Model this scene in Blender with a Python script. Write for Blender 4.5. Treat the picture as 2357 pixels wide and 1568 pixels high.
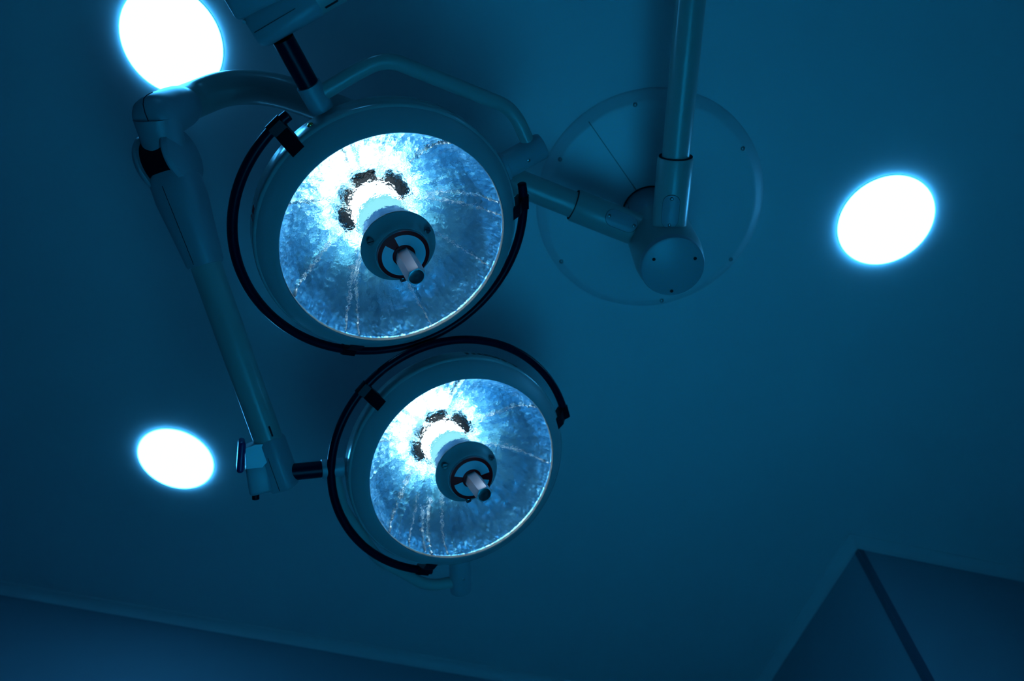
import bpy, bmesh, math, random
from mathutils import Vector, Matrix
import numpy as np

for o in list(bpy.data.objects):
    bpy.data.objects.remove(o, do_unlink=True)
S = bpy.context.scene
COL = S.collection
PI = math.pi

# ------------------------------------------------------------------ camera
F_PX = 1629.914
IMG_W, IMG_H = 2357.0, 1568.0
EYE = Vector((0.0, 0.0, 0.9))
RIGHT = Vector((0.97367, -0.22622, 0.02815))
DOWN = Vector((0.21096, 0.84731, -0.48741))
FWD = Vector((0.08641, 0.48051, 0.87272))
cam_data = bpy.data.cameras.new('camera')
cam = bpy.data.objects.new('camera', cam_data)
COL.objects.link(cam)
cam_data.sensor_fit = 'HORIZONTAL'
cam_data.sensor_width = 36.0
cam_data.lens = 36.0 * F_PX / IMG_W
cam_data.clip_start = 0.02
cam_data.dof.use_dof = True
cam_data.dof.focus_distance = 1.5
cam_data.dof.aperture_fstop = 2.6
R3 = Matrix((RIGHT.normalized(), (-DOWN).normalized(), (-FWD).normalized())).transposed()
cam.matrix_world = Matrix.Translation(EYE) @ R3.to_4x4()
S.camera = cam

# ------------------------------------------------------------------ view + world
S.view_settings.view_transform = 'Standard'
S.view_settings.look = 'None'
S.view_settings.exposure = 0.0
S.view_settings.gamma = 1.0
S.view_settings.use_curve_mapping = False
S.cycles.caustics_reflective = False
S.cycles.caustics_refractive = False
S.cycles.sample_clamp_indirect = 6.0
S.cycles.max_bounces = 10
S.cycles.diffuse_bounces = 6
w = bpy.data.worlds.new('night')
S.world = w
w.use_nodes = True
w.node_tree.nodes['Background'].inputs[0].default_value = (0.0, 0.02, 0.045, 1)
w.node_tree.nodes['Background'].inputs[1].default_value = 0.3

PANEL_LIGHT = (1.0, 8.8, 20.0)      # the blue-white round ceiling panels
BULB_LIGHT = (20.0, 25.0, 27.0)          # the glowing filter glass inside each lamp head
BEAM_COLOR = (0.008, 0.46, 1.0)
BEAM_POWER = 262.0
STEM_FILL_POWER = 0.16

# ------------------------------------------------------------------ survey helpers (points in metres)
def ray(px, py):
    return RIGHT * ((px - IMG_W / 2) / F_PX) + DOWN * ((py - IMG_H / 2) / F_PX) + FWD
def at_z(px, py, z):
    d = ray(px, py)
    return EYE + d * ((z - EYE.z) / d.z)

# ------------------------------------------------------------------ materials
def new_mat(name):
    m = bpy.data.materials.new(name)
    m.use_nodes = True
    return m, m.node_tree.nodes, m.node_tree.links
def paint(name, col, rough=0.4, metal=0.0, spec=0.5, noise=0.0, scale=60, bump=0.0, coat=0.0):
    m, N, L = new_mat(name)
    b = N['Principled BSDF']
    b.inputs['Base Color'].default_value = (*col, 1)
    b.inputs['Roughness'].default_value = rough
    b.inputs['Metallic'].default_value = metal
    b.inputs['Specular IOR Level'].default_value = spec
    b.inputs['Coat Weight'].default_value = coat
    b.inputs['Coat Roughness'].default_value = 0.12
    if noise or bump:
        tc = N.new('ShaderNodeTexCoord')
        nz = N.new('ShaderNodeTexNoise'); nz.inputs['Scale'].default_value = scale
        nz.inputs['Detail'].default_value = 4
        L.new(tc.outputs['Object'], nz.inputs['Vector'])
        if noise:
            mx = N.new('ShaderNodeMix'); mx.data_type = 'RGBA'
            mx.inputs[6].default_value = (*[c * (1 - noise) for c in col], 1)
            mx.inputs[7].default_value = (*[min(1, c * (1 + noise)) for c in col], 1)
            L.new(nz.outputs['Fac'], mx.inputs[0]); L.new(mx.outputs[2], b.inputs['Base Color'])
        if bump:
            bp = N.new('ShaderNodeBump'); bp.inputs['Strength'].default_value = bump
            bp.inputs['Distance'].default_value = 0.001
            L.new(nz.outputs['Fac'], bp.inputs['Height']); L.new(bp.outputs['Normal'], b.inputs['Normal'])
    return m
def emit(name, col):
    m, N, L = new_mat(name)
    N.remove(N['Principled BSDF'])
    e = N.new('ShaderNodeEmission'); e.inputs[0].default_value = (*col, 1); e.inputs[1].default_value = 1
    L.new(e.outputs[0], N['Material Output'].inputs[0])
    return m

M_CEIL = paint('ceiling_plaster', (0.80, 0.80, 0.80), 0.75, noise=0.02, scale=3, bump=0.02)
M_WALL = paint('wall_plaster', (0.34, 0.37, 0.42), 0.6, noise=0.03, scale=4)
M_TRIM = paint('cove_paint', (0.78, 0.78, 0.78), 0.5)
M_GUARD = paint('dark_corner_guard', (0.10, 0.11, 0.16), 0.35)
M_FLOOR = paint('vinyl_floor', (0.06, 0.065, 0.07), 0.5, noise=0.05, scale=8)
M_COVER = paint('canopy_cover_paint', (0.76, 0.77, 0.77), 0.42)
M_ARM = paint('arm_lacquer', (0.33, 0.37, 0.35), 0.34, coat=0.15, noise=0.01, scale=20)
M_ARM2 = paint('arm_lacquer_shell', (0.32, 0.34, 0.37), 0.38, noise=0.01, scale=20)
M_HEAD = paint('housing_lacquer', (0.43, 0.46, 0.45), 0.22, coat=0.5, noise=0.01, scale=20)
M_BEZEL = paint('bezel_lacquer', (0.36, 0.38, 0.39), 0.45)
M_BLACK = paint('black_rubber', (0.004, 0.003, 0.009), 0.4, spec=0.15)
M_SATIN = paint('black_satin_tube', (0.004, 0.003, 0.016), 0.34, spec=0.15)
M_NAVY = paint('navy_plastic', (0.02, 0.02, 0.12), 0.35)
M_GAP = paint('dark_gap', (0.02, 0.025, 0.03), 0.8, spec=0.1)
M_SCREW = paint('steel_screw', (0.35, 0.36, 0.37), 0.3, metal=1)
M_BRASS = paint('brass_screw', (0.9, 0.55, 0.15), 0.2, metal=1)
M_CHROME = paint('brushed_stainless', (0.80, 0.80, 0.84), 0.38, metal=0.55, bump=0.15, scale=300)
M_HUB = paint('hub_lacquer', (0.36, 0.38, 0.39), 0.4)
M_TABLE_SHEET = paint('bounce_table_sheet', (0.82, 0.84, 0.85), 0.8, noise=.03, scale=30)
M_COLLAR = paint('blued_metal_collar', (0.05, 0.12, 0.22), 0.35, metal=1)
M_RINGDARK = paint('dark_socket_metal', (0.0010, 0.0030, 0.0055), 0.5, spec=0.05)
M_STREAK = paint('streak_bead_metal', (0.93, 0.97, 1.0), 0.42, metal=0.8)
M_ENDFACE = paint('turned_steel_face', (0.30, 0.33, 0.36), 0.25, metal=1)
M_RED = paint('red_label_print', (0.60, 0.008, 0.010), 0.5, spec=0.2)
M_LABEL = paint('pale_label_print', (0.60, 0.66, 0.72), 0.35, coat=0.3)
M_INK = paint('dark_lettering', (0.02, 0.025, 0.03), 0.5)
M_PANEL = emit('panel_diffuser_glow', PANEL_LIGHT)
M_TEAL = paint('pale_teal_plastic', (0.62, 0.75, 0.78), 0.4)

def reflector_mat():
    m, N, L = new_mat('hammered_mirror')
    b = N['Principled BSDF']
    b.inputs['Base Color'].default_value = (0.55, 0.84, 1.0, 1)
    b.inputs['Metallic'].default_value = 1
    b.inputs['Roughness'].default_value = 0.07
    tc = N.new('ShaderNodeTexCoord')
    n1 = N.new('ShaderNodeTexNoise'); n1.inputs['Scale'].default_value = 95; n1.inputs['Detail'].default_value = 3
    n2 = N.new('ShaderNodeTexNoise'); n2.inputs['Scale'].default_value = 14; n2.inputs['Detail'].default_value = 2
    L.new(tc.outputs['Object'], n1.inputs['Vector']); L.new(tc.outputs['Object'], n2.inputs['Vector'])
    b1 = N.new('ShaderNodeBump'); b1.inputs['Strength'].default_value = 0.9; b1.inputs['Distance'].default_value = 0.0020
    b2 = N.new('ShaderNodeBump'); b2.inputs['Strength'].default_value = 0.8; b2.inputs['Distance'].default_value = 0.007
    L.new(n1.outputs['Fac'], b1.inputs['Height']); L.new(n2.outputs['Fac'], b2.inputs['Height'])
    L.new(b2.outputs['Normal'], b1.inputs['Normal']); L.new(b1.outputs['Normal'], b.inputs['Normal'])
    sx = N.new('ShaderNodeSeparateXYZ'); L.new(tc.outputs['Object'], sx.inputs[0])
    at = N.new('ShaderNodeMath'); at.operation = 'ARCTAN2'; L.new(sx.outputs['Y'], at.inputs[0]); L.new(sx.outputs['X'], at.inputs[1])
    cx = N.new('ShaderNodeMath'); cx.operation = 'COSINE'; L.new(at.outputs[0], cx.inputs[0])
    sn = N.new('ShaderNodeMath'); sn.operation = 'SINE'; L.new(at.outputs[0], sn.inputs[0])
    z2 = N.new('ShaderNodeMath'); z2.operation = 'MULTIPLY'; z2.inputs[1].default_value = 2.2; L.new(sx.outputs['Z'], z2.inputs[0])
    cb = N.new('ShaderNodeCombineXYZ'); L.new(cx.outputs[0], cb.inputs[0]); L.new(sn.outputs[0], cb.inputs[1]); L.new(z2.outputs[0], cb.inputs[2])
    n3 = N.new('ShaderNodeTexNoise'); n3.inputs['Scale'].default_value = 6; n3.inputs['Detail'].default_value = 3; n3.inputs['Roughness'].default_value = 0.6
    L.new(cb.outputs[0], n3.inputs['Vector'])
    b3 = N.new('ShaderNodeBump'); b3.inputs['Strength'].default_value = 1.0; b3.inputs['Distance'].default_value = 0.0075
    L.new(n3.outputs['Fac'], b3.inputs['Height']); L.new(b3.outputs['Normal'], b2.inputs['Normal'])
    g2 = N.new('ShaderNodeBsdfGlossy'); g2.inputs['Color'].default_value = (0.20, 0.68, 1.0, 1); g2.inputs['Roughness'].default_value = 0.48
    L.new(b1.outputs['Normal'], g2.inputs['Normal'])
    mx = N.new('ShaderNodeMixShader'); mx.inputs[0].default_value = 0.42
    L.new(b.outputs[0], mx.inputs[1]); L.new(g2.outputs[0], mx.inputs[2]); L.new(mx.outputs[0], N['Material Output'].inputs[0])
    return m
M_REFL = reflector_mat()

def pane_mat():
    m, N, L = new_mat('hammered_front_glass')
    N.remove(N['Principled BSDF'])
    rf = N.new('ShaderNodeBsdfRefraction'); rf.inputs['IOR'].default_value = 1.16; rf.inputs['Roughness'].default_value = 0.0
    rf.inputs['Color'].default_value = (0.93, 0.98, 1.0, 1)
    gl = N.new('ShaderNodeBsdfGlossy'); gl.inputs['Roughness'].default_value = 0.05
    mx = N.new('ShaderNodeMixShader'); fr = N.new('ShaderNodeFresnel'); fr.inputs['IOR'].default_value = 1.35
    tc = N.new('ShaderNodeTexCoord'); n1 = N.new('ShaderNodeTexNoise')
    n1.inputs['Scale'].default_value = 100; n1.inputs['Detail'].default_value = 3
    bp = N.new('ShaderNodeBump'); bp.inputs['Strength'].default_value = 1.0; bp.inputs['Distance'].default_value = 0.0030
    L.new(tc.outputs['Object'], n1.inputs['Vector']); L.new(n1.outputs['Fac'], bp.inputs['Height'])
    L.new(bp.outputs['Normal'], rf.inputs['Normal'])
    L.new(fr.outputs[0], mx.inputs[0]); L.new(rf.outputs[0], mx.inputs[1]); L.new(gl.outputs[0], mx.inputs[2])
    L.new(mx.outputs[0], N['Material Output'].inputs[0])
    return m
M_PANE = pane_mat()

def bulb_mat():
    m, N, L = new_mat('glowing_filter_glass')
    N.remove(N['Principled BSDF'])
    e = N.new('ShaderNodeEmission')
    tc = N.new('ShaderNodeTexCoord'); nz = N.new('ShaderNodeTexNoise')
    nz.inputs['Scale'].default_value = 28; nz.inputs['Detail'].default_value = 3
    sp = N.new('ShaderNodeSeparateXYZ'); L.new(tc.outputs['Object'], sp.inputs[0])
    ad = N.new('ShaderNodeMath'); ad.operation = 'MULTIPLY_ADD'; L.new(nz.outputs['Fac'], ad.inputs[0]); ad.inputs[1].default_value = .06
    L.new(sp.outputs['Z'], ad.inputs[2])
    mr = N.new('ShaderNodeMapRange'); mr.inputs[1].default_value = -.118; mr.inputs[2].default_value = -.060   # from, along the glass
    L.new(ad.outputs[0], mr.inputs[0])
    cr = N.new('ShaderNodeValToRGB')
    cr.color_ramp.elements[0].position = 0.05; cr.color_ramp.elements[0].color = (*[c / max(BULB_LIGHT) for c in BULB_LIGHT], 1)
    cr.color_ramp.elements[1].position = 0.55; cr.color_ramp.elements[1].color = (0.0075, 0.026, 0.030, 1)
    el = cr.color_ramp.elements.new(0.92); el.color = (0.012, 0.034, 0.038, 1)
    L.new(mr.outputs[0], cr.inputs[0])
    L.new(cr.outputs[0], e.inputs[0]); e.inputs[1].default_value = max(BULB_LIGHT)
    L.new(e.outputs[0], N['Material Output'].inputs[0])
    return m
M_BULB = bulb_mat()

# ------------------------------------------------------------------ mesh helpers
def frame_from(z, hint=None):
    z = Vector(z).normalized()
    h = Vector(hint) if hint is not None else (Vector((0, 0, 1)) if abs(z.z) < 0.9 else Vector((1, 0, 0)))
    x = (h - z * h.dot(z)).normalized()
    y = z.cross(x)
    return Matrix((x, y, z)).transposed()
def mat_at(loc, z=(0, 0, 1), hint=None):
    return Matrix.Translation(Vector(loc)) @ frame_from(z, hint).to_4x4()

class MB:
    def __init__(s): s.v = []; s.f = []
    def add(s, vs, fs, M=None):
        b = len(s.v)
        for p in vs:
            p = Vector(p)
            s.v.append(tuple(M @ p) if M is not None else tuple(p))
        for f in fs: s.f.append(tuple(b + i for i in f))
        return s
    def lathe(s, prof, M=None, n=64, closed=False, a0=0.0, a1=2 * PI):
        full = abs((a1 - a0) - 2 * PI) < 1e-6
        cols = n if full else n + 1
        vs = []; fs = []
        for i in range(cols):
            a = a0 + (a1 - a0) * i / n
            for r, z in prof: vs.append((r * math.cos(a), r * math.sin(a), z))
        k = len(prof); seg = k if closed else k - 1
        for i in range(n):
            j = (i + 1) % cols
            for q in range(seg):
                q2 = (q + 1) % k
                fs.append((i * k + q, j * k + q, j * k + q2, i * k + q2))
        if not full and closed:
            fs.append(tuple(range(k))); fs.append(tuple((cols - 1) * k + q for q in reversed(range(k))))
        return s.add(vs, fs, M)
    def cyl(s, r, z0, z1, M=None, n=48, bev=0.0, r2=None):
        r2 = r if r2 is None else r2
        b = bev
        pr = [(0, z0), (r - b, z0)]
        if b: pr += [(r - b * .3, z0 + b * .3)]
        pr += [(r, z0 + b), (r2, z1 - b)]
        if b: pr += [(r2 - b * .3, z1 - b * .3)]
        pr += [(r2 - b, z1), (0, z1)]
        return s.lathe(pr, M, n)
    def tube(s, pts, r, n=28, caps=True, dome=0.0):
        pts = [Vector(p) for p in pts]
        rs = r if isinstance(r, (list, tuple)) else [r] * len(pts)
        if dome:
            def cap(p, d, rr): return [(p + d * dome * math.sin(a), rr * math.cos(a)) for a in (0.5, 1.0, 1.35)]
            d0 = (pts[0] - pts[1]).normalized(); d1 = (pts[-1] - pts[-2]).normalized()
            c0 = cap(pts[0], d0, rs[0])[::-1]; c1 = cap(pts[-1], d1, rs[-1])
            pts = [c[0] for c in c0] + pts + [c[0] for c in c1]; rs = [c[1] for c in c0] + list(rs) + [c[1] for c in c1]
        T = []
        for i in range(len(pts)):
            a = pts[max(0, i - 1)]; b = pts[min(len(pts) - 1, i + 1)]
            T.append((b - a).normalized())
        fr = frame_from(T[0]); x = fr.col[0].copy()
        vs = []
        for i, p in enumerate(pts):
            x = (x - T[i] * x.dot(T[i])).normalized(); y = T[i].cross(x)
            for q in range(n):
                a = 2 * PI * q / n
                vs.append(p + (x * math.cos(a) + y * math.sin(a)) * rs[i])
        fs = []
        for i in range(len(pts) - 1):
            for q in range(n):
                fs.append((i * n + q, i * n + (q + 1) % n, (i + 1) * n + (q + 1) % n, (i + 1) * n + q))
        if caps:
            fs.append(tuple(reversed(range(n)))); fs.append(tuple((len(pts) - 1) * n + q for q in range(n)))
        return s.add(vs, fs)
    def loft(s, secs):
        n = len(secs[0]); vs = [p for c in secs for p in c]; fs = []
        for i in range(len(secs) - 1):
            for q in range(n): fs.append((i * n + q, i * n + (q + 1) % n, (i + 1) * n + (q + 1) % n, (i + 1) * n + q))
        fs.append(tuple(reversed(range(n)))); fs.append(tuple((len(secs) - 1) * n + q for q in range(n)))
        return s.add(vs, fs)
    def box(s, sx, sy, sz, M=None, bev=0.0):
        bm = bmesh.new(); bmesh.ops.create_cube(bm, size=1)
        bmesh.ops.scale(bm, vec=(sx, sy, sz), verts=bm.verts)
        if bev: bmesh.ops.bevel(bm, geom=list(bm.edges), offset=bev, segments=3, profile=.5, affect='EDGES')
        bm.verts.index_update()
        s.add([v.co.copy() for v in bm.verts], [[v.index for v in f.verts] for f in bm.faces], M)
        bm.free(); return s
    def prism(s, poly, z0, z1, M=None):
        n = len(poly)
        vs = [(x, y, z0) for x, y in poly] + [(x, y, z1) for x, y in poly]
        fs = [tuple(reversed(range(n))), tuple(n + i for i in range(n))] + [(i, (i + 1) % n, n + (i + 1) % n, n + i) for i in range(n)]
        return s.add(vs, fs, M)
    def build(s, name, mat, parent=None, smooth=35, inv=None):
        me = bpy.data.meshes.new(name)
        vs = s.v if inv is None else [tuple(inv @ Vector(p)) for p in s.v]
        me.from_pydata(vs, [], s.f)
        bm = bmesh.new(); bm.from_mesh(me)
        bmesh.ops.remove_doubles(bm, verts=bm.verts, dist=1e-6)
        bmesh.ops.recalc_face_normals(bm, faces=bm.faces)
        bm.to_mesh(me); bm.free()
        if smooth:
            me.shade_smooth(); me.set_sharp_from_angle(angle=math.radians(smooth))
        me.materials.append(mat)
        o = bpy.data.objects.new(name, me); COL.objects.link(o)
        if parent is not None: o.parent = parent
        return o

def fillet(pts, rad, seg=10):
    pts = [Vector(p) for p in pts]; out = [pts[0]]
    rads = rad if isinstance(rad, (list, tuple)) else [rad] * len(pts)
    for i in range(1, len(pts) - 1):
        a, b, c = pts[i - 1], pts[i], pts[i + 1]
        u = (a - b).normalized(); v = (c - b).normalized(); ang = u.angle(v)
        d = min(rads[i] / math.tan(ang / 2), (a - b).length * .48, (c - b).length * .48)
        for k in range(seg + 1):
            t = k / seg
            out.append((b + u * d) * (1 - t) ** 2 + b * 2 * t * (1 - t) + (b + v * d) * t ** 2)
    out.append(pts[-1]); return out

def thing(name, label, cat, M=None, group=None):
    o = bpy.data.objects.new(name, None); COL.objects.link(o)
    o.empty_display_size = 0.05
    if M is not None: o.matrix_world = M
    o['label'] = label; o['category'] = cat
    if group: o['group'] = group
    return o
def struct(name, mb, mat, smooth=0):
    o = mb.build(name, mat, None, smooth); o['kind'] = 'structure'; return o

# ------------------------------------------------------------------ the room
X0, X1, Y0, Y1, ZC = -2.35, 3.3, -2.7, 2.888, 3.0
PX, PY = 1.732, 1.720                                   # the projecting corner of the pier
T = 0.12
struct('ceiling', MB().box(X1 - X0 + 2 * T, Y1 - Y0 + 2 * T, T, Matrix.Translation(((X0 + X1) / 2, (Y0 + Y1) / 2, ZC + T / 2))), M_CEIL)
struct('floor', MB().box(X1 - X0 + 2 * T, Y1 - Y0 + 2 * T, T, Matrix.Translation(((X0 + X1) / 2, (Y0 + Y1) / 2, -T / 2))), M_FLOOR)
struct('wall_front', MB().box(PX - X0, T, ZC, Matrix.Translation(((X0 + PX) / 2, Y1 + T / 2, ZC / 2))), M_WALL)
struct('wall_left', MB().box(T, Y1 - Y0 + 2 * T, ZC, Matrix.Translation((X0 - T / 2, (Y0 + Y1) / 2, ZC / 2))), M_WALL)
struct('wall_right', MB().box(T, PY - Y0 + T, ZC, Matrix.Translation((X1 + T / 2, (Y0 + PY) / 2, ZC / 2))), M_WALL)
struct('wall_back', MB().box(X1 - X0, T, ZC, Matrix.Translation(((X0 + X1) / 2, Y0 - T / 2, ZC / 2))), M_WALL)
struct('wall_pier', MB().box(X1 - PX + T, Y1 - PY + T, ZC, Matrix.Translation(((X1 + PX + T) / 2, (Y1 + PY + T) / 2, ZC / 2))), M_WALL)
# concave cove moulding between wall and ceiling
CV = 0.030
def cove_profile(k=9):
    pr = [(0.0, -CV - .008), (0.004, -CV - .008)]
    for i in range(k + 1):
        a = PI / 2 * i / k
        pr.append((0.004 + CV * (1 - math.cos(a)), -CV * (1 - math.sin(a)) - 0.005))
    pr += [(CV + .009, -0.005), (CV + .009, 0.0), (0, 0)]
    return pr
def cove(name, pts, normals):
    # pts: path along the wall line at the ceiling; normals: horizontal direction into the room at each point (mitred)
    mb = MB(); pr = cove_profile(); secs = []
    for p, nrm in zip(pts, normals):
        secs.append([Vector((p[0] + nrm[0] * u, p[1] + nrm[1] * u, ZC + v)) for u, v in pr])
    mb.loft(secs)
    return struct(name, mb, M_TRIM, 30)
cove('trim_1', [(X0, Y1), (PX, Y1)], [(1, -1), (-1, -1)])
cove('trim_2', [(PX, Y1), (PX, PY)], [(-1, -1), (-1, -1)])
cove('trim_3', [(PX, PY), (X1, PY)], [(-1, -1), (-1, -1)])
cove('trim_4', [(X0, Y0), (X0, Y1)], [(1, 1), (1, -1)])
# dark guard down the projecting corner: an L of two thin leaves with a nosing
g = MB(); t_ = .004; gw = .021
g.prism([(-t_, -t_), (gw, -t_), (gw, 0), (0, 0), (0, gw), (-t_, gw)], 0.1, ZC - CV - .012, Matrix.Translation((PX, PY, 0)))
struct('trim_5', g, M_GUARD)

# ------------------------------------------------------------------ ceiling lights
def ceiling_light(x, y, label):
    r = thing('ceiling_light', label, 'ceiling light', Matrix.Translation((x, y, ZC)), 'round ceiling lights')
    f = MB().lathe([(.120, 0), (.1425, 0), (.1425, -.0022), (.120, -.0022)], n=96, closed=True)
    f.build('frame', M_TRIM, r)
    d = MB(); pr = [(0, -.0010)]
    pr = [(0, -.0080), (.134, -.0080), (.1395, -.0074), (.1412, -.0060), (.1415, -.0024), (0, -.0024)]
    d.lathe(pr, n=96); d.build('diffuser', M_PANEL, r)
    return r
ceiling_light(-0.927, 0.455, 'glowing round ceiling light at the top left, partly behind the curved arm')
ceiling_light(1.221, 0.472, 'glowing round ceiling light alone on the right of the ceiling')
ceiling_light(-0.918, 1.969, 'glowing round ceiling light at the lower left, smallest of the three')
ceiling_light(-0.92, -1.06, 'added round ceiling light, unseen behind the viewer on the left')  # added out of view with the next one, for more bounce light
ceiling_light(1.22, -1.06, 'added round ceiling light, unseen behind the viewer on the right')

# ------------------------------------------------------------------ added table, unseen below the frame, bounces lamp light to the ceiling
TX, TY = .42, .66
tb = thing('bounce_table', 'added white sheeted operating table, out of view, bouncing lamp light up to the ceiling', 'operating table', Matrix.Translation((TX, TY, 0)))
MB().box(.50, .95, .10, Matrix.Translation((0, 0, .05)), .02).build('base', M_SCREW, tb)
MB().box(.26, .34, .60, Matrix.Translation((0, 0, .38)), .03).build('pedestal', M_SCREW, tb)
MB().box(.52, 1.95, .05, Matrix.Translation((0, 0, .695)), .01).build('table_top', M_SCREW, tb)
MB().box(.54, 1.98, .07, Matrix.Translation((0, 0, .755)), .025).build('mattress', M_BLACK, tb)
MB().box(.66, 2.04, .012, Matrix.Translation((0, 0, .797)), .004).build('sheet', M_TABLE_SHEET, tb)

# ------------------------------------------------------------------ ceiling mount: canopy cover, column, hub cap
CX, CY = 0.508, 0.607
mount = thing('ceiling_mount', 'round canopy cover with short column on the ceiling, carrying both lamp arms', 'ceiling mount', Matrix.Translation((CX, CY, ZC)))
FX, FY = 0.504 - CX, 0.593 - CY
Mo = Matrix.Translation((FX, FY, 0))
FR = 0.342
cv = MB()
cv.lathe([(0, -.0330), (.306, -.0330), (.3115, -.0322), (.316, -.0300), (FR - .006, -.012), (FR - .001, -.007), (FR, -.003), (FR, 0), (0, 0)], Mo, n=128)
cover = cv.build('canopy_cover', M_COVER, mount)
def small_screw(parent, M, r=.006, h=.004, mat=None, name='screw', slot=True):
    mb = MB(); mb.lathe([(0, h), (r * .55, h * .95), (r * .9, h * .6), (r, 0), (r, -.002), (0, -.002)], M, n=20)
    o = mb.build(name, mat or M_SCREW, parent)
    return o
def on_mount(px, py, z):
    p = at_z(px, py, z); return p - Vector((CX, CY, ZC))
for q in ((1462, 241), (1289, 367), (1710, 342), (1292, 602), (1682, 597), (1523, 692)):
    p = on_mount(*q, ZC - .033)
    small_screw(cover, mat_at(p, (0, 0, -1)), .0065, .005)
# seam between the two cover halves
a = on_mount(1355, 280, ZC - .033); b = on_mount(1466, 440, ZC - .033); d = (b - a).normalized()
a2 = a; b2 = a + d * .60
sm = MB(); sm.box((b2 - a2).length, .0016, .0012, mat_at((a2 + b2) / 2 + Vector((0, 0, 0)), (0, 0, 1), d))
sm.build('seam', M_GAP, cover, 0)
# dark gap ring round the column
MB().lathe([(.078, -.0335), (.0835, -.0335), (.0835, -.0322), (.078, -.0322)], n=64, closed=True).build('gap_ring', M_GAP, mount)
CR = .079
c_ = MB(); c_.cyl(CR, -.440, -.020, n=96, bev=.004)
colm = c_.build('column', M_ARM2, mount)
# the two bolts and the seam on the column side (seen between arm and pole)
for q, z in (((1480, 450), 2.93), ((1495, 487), 2.86)):
    d_ = (EYE - Vector((CX, CY, z))); d_.z = 0
    dd = Matrix.Rotation(math.radians(-38), 3, 'Z') @ d_.normalized()
    small_screw(colm, mat_at(Vector((dd.x * CR, dd.y * CR, z - ZC)), dd), .006, .004)
dd = Matrix.Rotation(math.radians(-38), 3, 'Z') @ (EYE - Vector((CX, CY, 0.9))).normalized()
MB().box(.0012, .0010, .30, Matrix.Translation((dd.x * CR, dd.y * CR, -.17))).build('seam', M_GAP, colm, 0)
# hub cap, the round disc facing down
hc = MB(); hc.lathe([(0, -.448), (.0735, -.448), (.0785, -.4455), (.0805, -.440), (.0805, -.425), (0, -.425)], n=96)
hub = hc.build('hub_cap', M_ARM2, mount)
for q in ((1505, 597), (1600, 595), (1546, 670)):
    p = on_mount(*q, ZC - .448)
    MB().cyl(.0042, -.0012, .001, mat_at(p, (0, 0, 1)), n=16).build('screw_hole', M_GAP, hub, 0)
# conical shoulder joining hub to the sleeves
sh = MB(); sh.lathe([(.0795, -.43), (.086, -.40), (.088, -.375), (.088, -.21), (.080, -.19)], n=96)
sh.build('shoulder', M_ARM, mount)

# ------------------------------------------------------------------ extension arms
def extension_arm(label, z, end, pill_px, start_len, sleeve_len, rt, rs):
    A = Vector((CX, CY, z)); Bp = Vector((end[0], end[1], z)); d = (Bp - A).normalized(); L = (Bp - A).length
    root = thing('extension_arm', label, 'lamp arm', Matrix.Translation(A), 'extension arms on the ceiling mount')
    inv = Matrix.Translation(-A)
    t = MB(); t.tube([A + d * sleeve_len * .8, A + d * (L + .0)], rt, n=48, dome=.012); t.build('arm_tube', M_ARM, root, inv=inv)
    s_ = MB(); M = mat_at(A, d, (0, 0, 1))
    s_.lathe([(0, .070), (rs * .98, .070), (rs, .09), (rs, sleeve_len - .004), (rs - .002, sleeve_len), (rt, sleeve_len + .001), (rt * .9, sleeve_len)], M, n=64)
    s_.build('sleeve', M_ARM, root, inv=inv)
    cr_ = MB(); cr_.lathe([(rt + .0005, sleeve_len - .003), (rs - .0030, sleeve_len - .003), (rs - .0030, sleeve_len + .0016), (rt + .0005, sleeve_len + .0016)], M, n=64, closed=True)
    cr_.build('joint_ring', M_GAP, root, inv=inv)
    # stadium shaped service plate curved over the underside of the sleeve
    c0, c1, hw = pill_px
    down = Vector((0, 0, -1)); side = d.cross(down)
    def on_sleeve(u, vv, rr): 
        ph = vv / rs
        return A + d * u + (down * math.cos(ph) + side * math.sin(ph)) * rr
    def stad(u0, u1, h, off, k=12):
        o = []
        for i in range(k + 1):
            a_ = -PI / 2 + PI * i / k; o.append((u1 - h + math.cos(a_) * h, math.sin(a_) * h))
        for i in range(k + 1):
            a_ = PI / 2 + PI * i / k; o.append((u0 + h + math.cos(a_) * h, math.sin(a_) * h))
        return [(u, v + off) for u, v in o]
    def plate(u0, u1, h, off, r_in, r_out):
        mb = MB(); n1 = 10
        outer = stad(u0, u1, h, off); n = len(outer); vs = []
        mid = ((u0 + u1) / 2, off)
        for rr in (r_in, r_out):
            for k in range(n1, 0, -1):
                for u, v in outer:
                    vs.append(on_sleeve(mid[0] + (u - mid[0]) * k / n1, mid[1] + (v - mid[1]) * k / n1, rr))
            vs.append(on_sleeve(*mid, rr))
        half = n1 * n + 1; fs = []
        for b_ in (0, half):
            for k in range(n1 - 1):
                for q in range(n): fs.append((b_ + k * n + q, b_ + k * n + (q + 1) % n, b_ + (k + 1) * n + (q + 1) % n, b_ + (k + 1) * n + q))
            for q in range(n): fs.append((b_ + (n1 - 1) * n + q, b_ + (n1 - 1) * n + (q + 1) % n, b_ + n1 * n))
        for q in range(n): fs.append((q, (q + 1) % n, half + (q + 1) % n, half + q))
        return mb.add(vs, fs)
    off = hw[1]
    plate(c0 - .0012, c1 + .0012, hw[0] + .0012, off, rs - .001, rs + .0003).build('plate_gap', M_GAP, root, inv=inv)
    pl = plate(c0, c1, hw[0], off, rs - .001, rs + .0014).build('service_plate', M_ARM2, root, inv=inv)
    for u in (c0 + .009, c1 - .009):
        p = on_sleeve(u, off, rs + .0012); nn = (on_sleeve(u, off, rs + 1) - on_sleeve(u, off, rs)).normalized()
        small_screw(pl, inv @ mat_at(p, nn), .0045, .003)
    return root, A, d, L, inv
VZ, LZ = 2.652, 2.745
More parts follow.
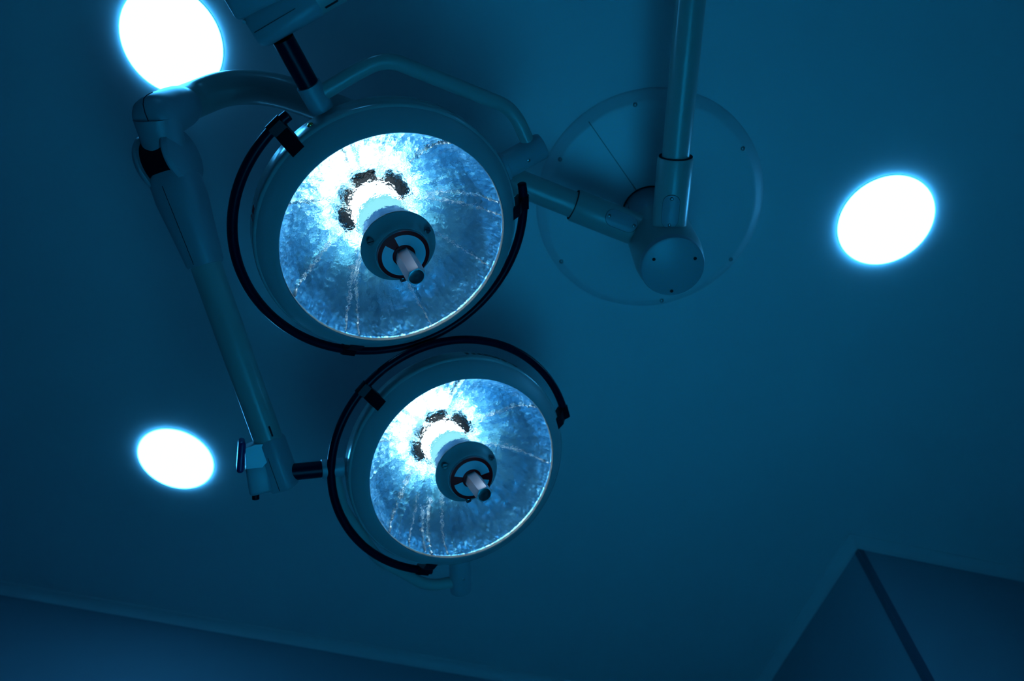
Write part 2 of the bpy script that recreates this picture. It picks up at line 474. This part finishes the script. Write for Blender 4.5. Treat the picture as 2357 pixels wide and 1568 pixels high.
v_end = at_z(1590, 0, VZ); dv = (v_end - Vector((CX, CY, VZ))).normalized(); v_end = Vector((CX, CY, VZ)) + dv * .86
l_end = at_z(860, 289, LZ)
armV, AV, dV, LV, invV = extension_arm('pale straight lamp arm rising from the ceiling hub to the top edge', VZ, v_end, (.082, .168, (.021, -.008)), 0, .252, .0335, .0440)
armL, AL, dL, LL, invL = extension_arm('pale straight lamp arm running left from the hub, behind the upper lamp', LZ, l_end, (.088, .178, (.023, .020)), 0, .262, .0355, .0440)

# ------------------------------------------------------------------ lamp heads
def head_frame(n):
    n = Vector(n).normalized(); x = (RIGHT - n * RIGHT.dot(n)).normalized(); y = n.cross(x)
    return n, x, y
HEADS = {1: (Vector((-0.14866, 0.60992, 2.31198)), Vector((0.42545, 0.02533, -0.90463))),
         2: (Vector((0.11179, 1.17071, 2.30386)), Vector((0.33752, -0.30858, -0.88930)))}
def head_matrix(k):
    C, n = HEADS[k]; n, x, y = head_frame(n)
    return Matrix.Translation(C) @ Matrix((x, y, n)).transposed().to_4x4()
def local_at(k, px, py, z):
    M = head_matrix(k).inverted(); o = M @ EYE; d = M.to_3x3() @ ray(px, py)
    return o + d * ((z - o.z) / d.z)
def pol(r, deg, z): return Vector((r * math.cos(math.radians(deg)), r * math.sin(math.radians(deg)), z))

YZ = -.10
def surgical_lamp(k, label, ring_a0, ring_a1, pivot_deg, stub_deg, yoke_px, spoke_deg, txt_deg):
    Mh = head_matrix(k)
    root = thing('surgical_lamp', label, 'surgical lamp', Mh, 'surgical lamp heads')
    B = lambda mb, name, mat, parent=root, sm=35: mb.build(name, mat, parent, sm)
    # housing: side wall, stepped shoulder, domed back
    pr = [(.2835, -.036), (.2870, -.038), (.2893, -.042), (.2900, -.048), (.2898, -.088), (.2870, -.093), (.2810, -.096),
          (.2800, -.101), (.2760, -.112), (.262, -.132), (.240, -.152), (.205, -.173), (.160, -.190), (.11, -.201), (.06, -.206), (0, -.207)]
    housing = B(MB().lathe(pr, n=160), 'housing', M_HEAD)
    bz = [(.2440, -.001), (.2452, .0006), (.2475, .0), (.2560, -.006), (.2700, -.0185), (.2800, -.0300), (.2835, -.036)]
    bz += [(.2800, -.0375), (.2440, -.010)]
    B(MB().lathe(bz, n=160, closed=True), 'bezel', M_BEZEL)
    # reflector bowl: eight gently bowed sectors meeting in narrow creases
    n = 960; rows = 130; vs = []; fs = []
    seams = [math.radians(q + (0 if k == 1 else -20)) for q in (56, 12, -27, -75, -117, -161, 151, 105)]
    rnd = random.Random(4 + k); phs = [(rnd.uniform(0, 6.28), rnd.uniform(0, 6.28), rnd.uniform(0, 6.28)) for _ in seams]
    for i in range(n):
        a = 2 * PI * i / n
        ds = [abs((a - q + PI) % (2 * PI) - PI) for q in seams]; e = min(ds); si = ds.index(e)
        for q in range(rows + 1):
            t = q / rows
            r = .068 + (.2445 - .068) * t
            t1 = (r - .080) / .1645
            z = -.172 + .1645 * (0.68 * t1 + 0.17 * t1 * t1) + .018 * max(0, (t1 - .8) / .2) ** 2
            p0, p1, p2 = phs[si]
            wob = .010 * math.sin(r * 95 + p2)                       # the crease wanders a little
            ew = abs(e * r / .15 + wob * .25)
            jog = .0030 * math.exp(-(ew / .021) ** 2)
            rip = .10 * math.sin(r * 900 + p0) + .08 * math.sin(r * 1430 + p1)
            z += jog * (1 + rip) * (1 - (2 * t - 1) ** 8) + .0009 * math.cos(e * 8) * math.sin(PI * t)
            vs.append((r * math.cos(a), r * math.sin(a), z))
    for i in range(n):
        j = (i + 1) % n
        for q in range(rows): fs.append((i * (rows + 1) + q, j * (rows + 1) + q, j * (rows + 1) + q + 1, i * (rows + 1) + q + 1))
    rfl = MB().add(vs, fs).lathe([(.2445, -.0145), (.2445, -.006)], n=160)
    B(rfl, 'reflector', M_REFL, sm=60)
    # added beaded strips that stand in for bright light streaks in the reflector
    STREAKS = {1: ((57, .0022, .075), (13, .0020, .09), (5, .0015, .10), (-28, .0009, .09), (-76, .0010, .09), (-118, .0018, .085), (-124, .0012, .14), (-160, .0026, .085), (152, .0018, .12), (112, .0009, .15)),
          2: ((35, .0024, .10), (-6, .0018, .10), (-101, .0012, .11), (-113, .0028, .15), (-118, .0022, .17), (-146, .0024, .09), (-128, .0008, .15), (88, .0016, .16), (158, .0008, .16))}
    for ri, (dg, rad, r0) in enumerate(STREAKS[k]):
        rg = random.Random(31 * k + ri); pts = []; rs = []; N_ = 90; off = 0
        for i in range(N_ + 1):
            t = i / N_; r = r0 + (.2438 - r0) * t; t1 = (r - .080) / .1645
            z = -.172 + .1645 * (0.68 * t1 + 0.17 * t1 * t1) + .018 * max(0, (t1 - .8) / .2) ** 2
            off = off * .8 + rg.uniform(-1, 1) * .0013
            a = math.radians(dg) + (off + .004 * math.sin(r * 40 + ri)) / r
            pts.append((r * math.cos(a), r * math.sin(a), z + .0012)); rs.append(1.5 * rad * rg.uniform(.45, 1.4) * (.55 + .45 * min(1, 2.2 * t + .3)))
        B(MB().tube(pts, rs, n=8), 'streak_bead', M_STREAK, sm=50)
    # lamp core behind the glass
    sr = MB(); sr.lathe([(.0585, -.174), (.0680, -.174), (.0680, -.171), (.0585, -.171)], n=96, closed=True)
    for a0, a1, r1 in ((172, 216, .083), (134, 160, .080), (84, 124, .088), (12, 68, .084)):
        sr.lathe([(.0640, -.171), (.0640, -.163), (r1, -.158), (r1, -.168)], n=24, closed=True, a0=math.radians(a0), a1=math.radians(a1))
    B(sr, 'socket_ring', M_RINGDARK)
    core = B(MB().cyl(.058, -.170, -.052, n=96, bev=.002), 'filter_glass', M_BULB)
    MB().lathe([(.0585, -.156), (.0605, -.156), (.0605, -.148), (.0585, -.148)], n=96, closed=True).build('retaining_band', M_SCREW, core)
    B(MB().lathe([(.0575, -.054), (.0625, -.054), (.0630, -.05), (.0630, -.006), (.058, -.006)], n=96, closed=True), 'core_collar', M_COLLAR)
    # front glass
    B(MB().lathe([(.0640, -.0035), (.2438, -.0035)], n=128), 'front_glass', M_PANE, sm=30)
    # centre hub
    h = [(0, .001), (.0795, .001), (.0812, .0020), (.0818, .0040), (.0812, .0060), (.0795, .0072), (.0715, .0140), (.0640, .0260), (.0605, .0340), (.0580, .0365),
         (.0570, .0360), (.0560, .0380), (.0560, .0440), (0, .0440)]
    hubo = B(MB().lathe(h, n=128), 'centre_hub', M_HUB)
    for dg in (31, 151, 268):
        p = pol(.0680, dg, .0185); nn = Vector((math.cos(math.radians(dg)) * .42, math.sin(math.radians(dg)) * .42, .9))
        Ms = mat_at(p, nn)
        s = MB(); s.lathe([(0, .0085), (.0062, .0085), (.0074, .0072), (.0074, -.004), (0, -.004)], Ms, n=24)
        so = s.build('screw', M_SCREW, hubo)
        MB().box(.0135, .0016, .0012, Ms @ Matrix.Translation((0, 0, .0085)) @ Matrix.Rotation(dg, 4, 'Z')).build('slot', M_GAP, so, 0)
    # handle socket label: red disc, two pale sectors, red inner ring
    B(MB().cyl(.0555, .0438, .0452, n=96, bev=.0003), 'red_plate', M_RED)['label'] = 'dark red round plate'
    for s0, s1 in ((spoke_deg + 15, spoke_deg + 180 - 13), (spoke_deg + 180 + 13, spoke_deg + 360 - 15)):
        a0, a1 = math.radians(s0), math.radians(s1)
        mb = MB().lathe([(.0245, .0450), (.0470, .0450), (.0470, .0458), (.0245, .0458)], n=48, closed=True, a0=a0, a1=a1)
        B(mb, 'pale_sector', M_LABEL, sm=0)
    # sterile handle stem: collar and hexagonal spindle with a turned end face
    B(MB().lathe([(0, .0452), (.0240, .0452), (.0240, .047), (.0200, .049), (.0, .049)], n=48), 'stem_collar', M_RED)
    st = MB(); R = .0212; hexp = []
    pts = [(math.cos(PI / 3 * i + .26) * R, math.sin(PI / 3 * i + .26) * R) for i in range(6)]
    def hexring(sc, z): return [Vector((x * sc, y * sc, z)) for x, y in pts]
    st.loft([hexring(.97, .050), hexring(1, .052), hexring(1, .1335), hexring(.93, .1375)])
    stem = B(st, 'handle_stem', M_CHROME, sm=20)
    MB().lathe([(0, .1379), (.0030, .1382), (.0145, .1381), (.0158, .1378), (.0158, .1370), (0, .1370)], n=40).build('end_face', M_ENDFACE, stem)
    # fine thread-like ticks on one flat
    tk = MB(); nf = Vector((math.cos(PI / 3 * 3.5 + .26), math.sin(PI / 3 * 3.5 + .26), 0)); tg = Vector((-nf.y, nf.x, 0)); ap = R * math.cos(PI / 6)
    for i in range(16):
        z = .066 + i * .003
        tk.box(.0060, .0009, .0005, mat_at(nf * ap + tg * .0045 + Vector((0, 0, z)), nf, tg))
    tk.build('ticks', M_GAP, stem, 0)
    # dark handle rail on three brackets
    RR, RZ, rr = .3245, -.078, .0105
    k_ = 120; rail = [pol(RR, ring_a0 + (ring_a1 - ring_a0) * i / k_, RZ) for i in range(k_ + 1)]
    ro = B(MB().tube(rail, rr, n=24, dome=.002), 'handle_rail', M_SATIN)
    for dg in (BR[k]):
        u = pol(1, dg, 0); tg = Vector((-u.y, u.x, 0))
        mb = MB()
        outer, inner = RR + .008, .2835
        sec = []
        for rr2, zc, hz, ht in ((outer, RZ + .000, .0135, .0150), (RR - .010, RZ + .002, .0145, .0150), (.3010, RZ + .018, .0175, .0150), (.2780, -.046, .0190, .0150)):
            sec.append([u * rr2 + tg * sx * ht + Vector((0, 0, zc + sz * hz)) for sx, sz in ((-1, -1), (1, -1), (1, 1), (-1, 1))])
        mb.loft(sec)
        br = B(mb, 'rail_bracket', M_BLACK, sm=0)
        MB().tube([pol(RR, dg - 2.9, RZ), pol(RR, dg + 2.9, RZ)], rr + .0028, n=24).build('clamp', M_BLACK, br)
    # pivot stub on the rim and the bent yoke tube running round to the suspension joint
    up = pol(1, pivot_deg, 0)
    pv = MB(); Mp = mat_at(up * .284 + Vector((0, 0, YZ + .020)), up, (0, 0, 1))
    pl_ = .112 if k == 1 else .118
    pv.lathe([(0, 0), (.0335, 0), (.0335, .014), (.0300, .016), (.0300, pl_ - .004), (.0285, pl_ - .001), (.026, pl_), (0, pl_)], Mp, n=48)
    pivot = B(pv, 'pivot', M_ARM2)
    sd = mat_at(Mp @ Vector((.0295, 0, .062)), Mp.to_3x3() @ Vector((1, 0, 0)))
    small_screw(pivot, sd, .004, .002)
    us = pol(1, stub_deg, 0); zv = Vector((0, 0, YZ + (0.0 if k == 1 else 0.005)))
    B(MB().tube([us * .292 + zv, us * .345 + zv], .0240, n=40, dome=.001), 'joint_collar', M_ARM2)
    B(MB().tube([us * .343 + zv, us * .436 + zv], .0205, n=40), 'joint_tube', M_SATIN)
    yp = [us * .318 + zv]
    for q in yoke_px: yp.append(local_at(k, q[0], q[1], YZ + q[2]))
    yp.append(up * .368 + Vector((0, 0, YZ + .020)))
    B(MB().tube(fillet(yp, .10, 12), .0155, n=32), 'yoke', M_ARM)
    # rim screw
    if k == 1:
        p = pol(.2895, 117, -.066); small_screw(housing, mat_at(p, pol(1, 117, 0)), .0065, .004, M_BRASS)['label'] = 'brass screw'
    # maker's name on the side wall, letters round the rim
    word = 'BERCHTOLD' if k == 2 else ''
    if word:
        cu = bpy.data.curves.new('letters', 'FONT'); cu.body = 'X'; cu.size = .021; cu.extrude = .0003; cu.align_x = 'CENTER'; cu.offset = .0004
        to = bpy.data.objects.new('tmp', cu); COL.objects.link(to)
        mb = MB(); stp = 3.5
        for i, ch in enumerate(word):
            cu.body = ch
            bpy.context.view_layer.update()
            dg_ = bpy.context.evaluated_depsgraph_get(); me = bpy.data.meshes.new_from_object(to.evaluated_get(dg_))
            a = txt_deg - i * stp; u = pol(1, a, 0); tg = Vector((u.y, -u.x, 0))
            Mt = Matrix.Translation(u * .2904 + Vector((0, 0, -.062))) @ Matrix((tg, Vector((0, 0, -1)), u)).transposed().to_4x4()
            mb.add([v.co for v in me.vertices], [tuple(p.vertices) for p in me.polygons], Mt)
            bpy.data.meshes.remove(me)
        bpy.data.objects.remove(to)
        mb.build('lettering', M_INK, housing, 0)
    else:
        mb = MB(); mb.lathe([(.2900, -.052), (.2905, -.052), (.2905, -.072), (.2900, -.072)], n=6, closed=True, a0=math.radians(157), a1=math.radians(160))
        mb.lathe([(.2900, -.048), (.2905, -.048), (.2905, -.076), (.2900, -.076)], n=6, closed=True, a0=math.radians(161.5), a1=math.radians(162.3))
        mb.build('emblem', M_RED, housing, 0)
    # the beam the head throws down at the table
    ld = bpy.data.lights.new('lamp_beam', 'SPOT'); ld.energy = BEAM_POWER; ld.color = BEAM_COLOR; ld.spot_size = math.radians(48); ld.spot_blend = .8
    ld.shadow_soft_size = .012
    lo = bpy.data.objects.new('lamp_beam', ld); COL.objects.link(lo); lo.parent = root
    lo.matrix_local = Matrix.Translation((0, 0, .155)) @ Matrix.Rotation(PI, 4, 'X')
    # added small spots brightening the stem, in place of light from the front glass
    for ang in (160, 85):
        sl = bpy.data.lights.new('stem_fill', 'SPOT'); sl.energy = STEM_FILL_POWER; sl.color = (0.55, 0.75, 1.0); sl.spot_size = math.radians(34); sl.spot_blend = 1
        sl.shadow_soft_size = .001
        so_ = bpy.data.objects.new('stem_fill', sl); COL.objects.link(so_); so_.parent = root
        p_ = pol(.165, ang, .008); so_.matrix_local = Matrix.Translation(p_) @ (Vector((0, 0, .112)) - p_).to_track_quat('-Z', 'Y').to_matrix().to_4x4()
    return root
BR = {1: (126.5, 246.0, 1.5), 2: (136.0, 251.5, 15.8)}
lamp1 = surgical_lamp(1, 'upper surgical lamp, nearest to the viewer, below the ceiling mount', 121.0, 369.5, 20.3, 110.0,
    [(800, 178, 0), (885, 132, 0), (1180, 250, 0)], 125, 0)
lamp2 = surgical_lamp(2, 'lower surgical lamp with dark rail passing over its top', 12.8, 256.0, -89.5, 176.0,
    [(788, 1170, 0), (868, 1285, .01), (985, 1350, .015)], 178, 84)

# ------------------------------------------------------------------ spring arms
def spring_arm(k, label, head_axis_pos, drum_c, end_local_r, stub_deg, group):
    """head_axis_pos: xyz of the vertical joint bottom; drum_c: hinge centre; end: on the lamp's stub axis"""
    Mh = head_matrix(k); zloc = YZ + (0.0 if k == 1 else 0.005)
    E_ = Mh @ pol(end_local_r, stub_deg, zloc)
    sdir = (Mh.to_3x3() @ pol(1, stub_deg, 0)).normalized()       # from the lamp outwards along the stub
    H = Vector(drum_c); d = (E_ - H).normalized(); L = (E_ - H).length
    root = thing('spring_arm', label, 'lamp arm', Matrix.Translation(H), group)
    inv = Matrix.Translation(-H)
    B = lambda mb, name, mat, parent=root, sm=35: mb.build(name, mat, parent, sm, inv)
    up = Vector((0, 0, 1)); side = d.cross(up).normalized(); nu = side.cross(d).normalized()
    # hinge: black drum between two cheeks
    Md = mat_at(H, side, d)
    B(MB().cyl(.056, -.031, .031, Md, n=64), 'hinge_drum', M_BLACK)
    def cheek(z0, z1, z2):
        mb = MB(); s = 1 if z1 > z0 else -1
        mb.lathe([(0, z0), (.066, z0), (.068, z0 + s * .003), (.068, z1 - s * .004), (.062, z1 + s * .004), (.04, z2), (0, z2 + s * .002)], Md, n=64)
        return mb
    B(cheek(.0305, .040, .050), 'hinge_cheek', M_ARM2)
    B(cheek(-.0305, -.040, -.050), 'hinge_cheek', M_ARM2)
    # tapering shell around the upper part, super-elliptic section
    def sect(u, a, b, drop=0, e=2.6, n=48):
        out = []
        for i in range(n):
            t = 2 * PI * i / n; c, s_ = math.cos(t), math.sin(t)
            x = a * abs(c) ** (2 / e) * (1 if c >= 0 else -1); y = b * abs(s_) ** (2 / e) * (1 if s_ >= 0 else -1)
            out.append(H + d * u + side * x + nu * (y + drop))
        return out
    SL = .245
    B(MB().loft([sect(.030, .046, .050), sect(.045, .052, .054), sect(.09, .0535, .052), sect(.16, .0465, .045), sect(SL - .006, .0390, .0385), sect(SL, .0365, .036)]), 'arm_shell', M_ARM2)
    sm_ = MB()
    for u0 in range(12):
        ua = .06 + u0 * .015; ha = .0545 - (ua - .045) * .0648
        sm_.box(.0155, .0009, .0010, mat_at(H + d * (ua + .007) - nu * (ha + .0000) - side * .003, nu, d))
    B(sm_, 'shell_seam', M_GAP, sm=0)
    te = L - .055
    B(MB().loft([sect(SL - .02, .0335, .0335, e=2.2), sect(te, .0325, .0325, e=2.2)]), 'arm_tube', M_ARM)
    # end fork block
    blk = MB(); blk.loft([sect(te - .035, .0305, .032, e=3), sect(te - .026, .0335, .036, e=3.5), sect(L + .028, .0320, .036, e=4), sect(L + .038, .027, .030, e=4)])
    B(blk, 'end_block', M_ARM2)
    sm2 = MB(); sm2.box(.085, .0010, .0012, mat_at(H + d * (L - .010) - nu * .0362 + side * .004, nu, d)); B(sm2, 'end_seam', M_GAP, sm=0)
    tick = MB(); tick.box(.026, .004, .002, mat_at(H + d * (te - .055) - nu * .0215 + side * .0255, (nu * -.65 + side * .76), d))
    B(tick, 'slot', M_GAP, sm=0)
    # side bracket on the far side of the stub with navy plate and black knob
    o = sdir; yd = (d - o * d.dot(o)).normalized(); zd = o.cross(yd)
    Mb = Matrix.Translation(E_ + o * .052 - yd * (.034 if k == 2 else 0)) @ Matrix((o, yd, zd)).transposed().to_4x4()
    if k == 2:
        B(MB().prism([(-.028, -.045), (.004, -.045), (.026, -.038), (.026, .010), (-.010, .010), (-.028, -.010)], -.030, .030, Mb), 'side_cover', M_TEAL, sm=0)
        B(MB().box(.052, .072, .056, Mb @ Matrix.Translation((-.002, .040, -.002)) @ Matrix.Rotation(.12, 4, 'Z'), .008), 'side_block', M_ARM2)
        B(MB().box(.016, .074, .070, Mb @ Matrix.Translation((.036, -.018, 0)) @ Matrix.Rotation(-.10, 4, 'Z'), .007), 'lock_plate', M_NAVY)
        B(MB().cyl(.0085, 0, .020, Mb @ Matrix.Translation((.006, .072, 0)) @ Matrix.Rotation(-PI / 2, 4, 'X'), n=24, bev=.002), 'knob', M_BLACK)
    else:
        B(MB().box(.060, .130, .058, Mb @ Matrix.Translation((.004, -.012, 0)), .010), 'side_block', M_ARM2)
        B(MB().box(.016, .050, .060, Mb @ Matrix.Translation((.046, .030, 0)), .006), 'lock_plate', M_NAVY)
        B(MB().cyl(.0030, -.004, .003, Mb @ Matrix.Translation((-.028, .040, .030)), n=16), 'screw', M_SCREW)
    return root, E_, d, L
# lower lamp: gooseneck from the left extension arm to a vertical joint, then the spring arm
gb = at_z(348, 276, 2.45)                                # bottom of the vertical joint
G0 = Vector((l_end.x, l_end.y, LZ)); G1 = Vector((gb.x, gb.y, LZ - .01))
goose = thing('gooseneck_arm', 'pale curved lamp arm bending down in front of the top left ceiling light', 'lamp arm', Matrix.Translation(G0))
ginv = Matrix.Translation(-G0)
def catmull(P, k=8):
    out = []
    for i in range(len(P) - 1):
        a, b, c, d = P[max(0, i - 1)], P[i], P[i + 1], P[min(len(P) - 1, i + 2)]
        for q in range(k):
            t = q / k
            out.append(.5 * ((2 * b) + (c - a) * t + (2 * a - 5 * b + 4 * c - d) * t * t + (3 * b - a - 3 * c + d) * t ** 3))
    return out + [P[-1]]
gp = [(860, 289, 2.745), (740, 243, 2.745), (650, 212, 2.742), (580, 201, 2.735), (513, 206, 2.712), (450, 229, 2.665), (400, 250, 2.57), (345, 273, 2.48)]
path = catmull([at_z(*q) for q in gp])
MB().tube(path, .0415, n=48).build('curved_tube', M_ARM, goose, inv=ginv)
MB().cyl(.046, LZ - .06, LZ + .050, Matrix.Translation((G0.x, G0.y, 0)), n=64, bev=.006).build('swivel_joint', M_ARM, goose, inv=ginv)
hd = MB(); Mz = Matrix.Translation((gb.x, gb.y, 0))
hd.lathe([(.0385, 2.625), (.0440, 2.610), (.0475, 2.585), (.0490, 2.55), (.0490, 2.500), (.0480, 2.474), (.044, 2.456), (.034, 2.444), (.018, 2.438), (0, 2.437)], Mz, n=64)
cap = hd.build('joint_cap', M_ARM2, goose, inv=ginv)
hs = MB(); pp = [(.0490, 2.500), (.0480, 2.474), (.044, 2.456), (.034, 2.444), (.018, 2.438), (0, 2.437)]
aim = (at_z(640, 1081, 2.36) - Vector(gb)); aim.z = 0; aim.normalize()
line = [Vector((gb.x, gb.y, 0)) + aim * (-r) + Vector((0, 0, z)) for r, z in pp] + [Vector((gb.x, gb.y, 0)) + aim * r + Vector((0, 0, z)) for r, z in reversed(pp[:-1])]
hs.tube(line, .0011, n=8); hs.build('seam', M_GAP, cap, inv=ginv)
dr = at_z(388, 370, 2.475)
sp2, E2, d2, L2 = spring_arm(2, 'long pale spring arm slanting down the left side to the lower lamp', gb, dr, .442, 176.0, 'spring arms')
# neck joining the vertical joint to the hinge
nk = MB(); c0 = Vector((gb.x, gb.y, 2.475)); nk.tube([c0, Vector(dr) - (Vector(dr) - c0).normalized() * .02], [.048, .044], n=40)
nk.build('hinge_neck', M_ARM2, goose, inv=ginv)

# upper lamp: its spring arm comes in from beyond the top edge
E1 = head_matrix(1) @ pol(.470, 110.0, YZ)
q1 = at_z(900, -115, E1.z + .02); dh = (q1 - E1); dh.z = 0.0; dh.normalize()
H1 = E1 + dh * (L2 + .0); H1.z = E1.z + .10
sp1, E1b, d1, L1 = spring_arm(1, 'pale spring arm end reaching in from the top edge to the upper lamp', H1, H1, .470, 110.0, 'spring arms')
VE = AV + dV * LV
tj = Vector((H1.x, H1.y, 0)) - Vector((VE.x, VE.y, 0))
g2 = thing('gooseneck_arm', 'pale curved lamp arm above the top edge joining the straight arm', 'lamp arm', Matrix.Translation(VE))
gi = Matrix.Translation(-VE)
off1 = (dh * .09)
pth = fillet([VE, Vector((H1.x + off1.x, H1.y + off1.y, VZ)), Vector((H1.x + off1.x, H1.y + off1.y, H1.z + .03))], [0, .1, 0], 16)
MB().tube(pth, .038, n=40).build('curved_tube', M_ARM, g2, inv=gi)
MB().cyl(.046, VZ - .06, VZ + .05, Matrix.Translation((VE.x, VE.y, 0)), n=48, bev=.006).build('swivel_joint', M_ARM, g2, inv=gi)
hd = MB(); hd.cyl(.052, H1.z - .04, H1.z + .11, Matrix.Translation((H1.x + off1.x, H1.y + off1.y, 0)), n=48, bev=.012); hd.build('joint_cap', M_ARM2, g2, inv=gi)
print('E1', E1, 'H1', H1, 'VE', VE, 'L2', L2, 'E2', E2, 'dr', dr, 'gb', gb, 'd', (H1 - VE).length)
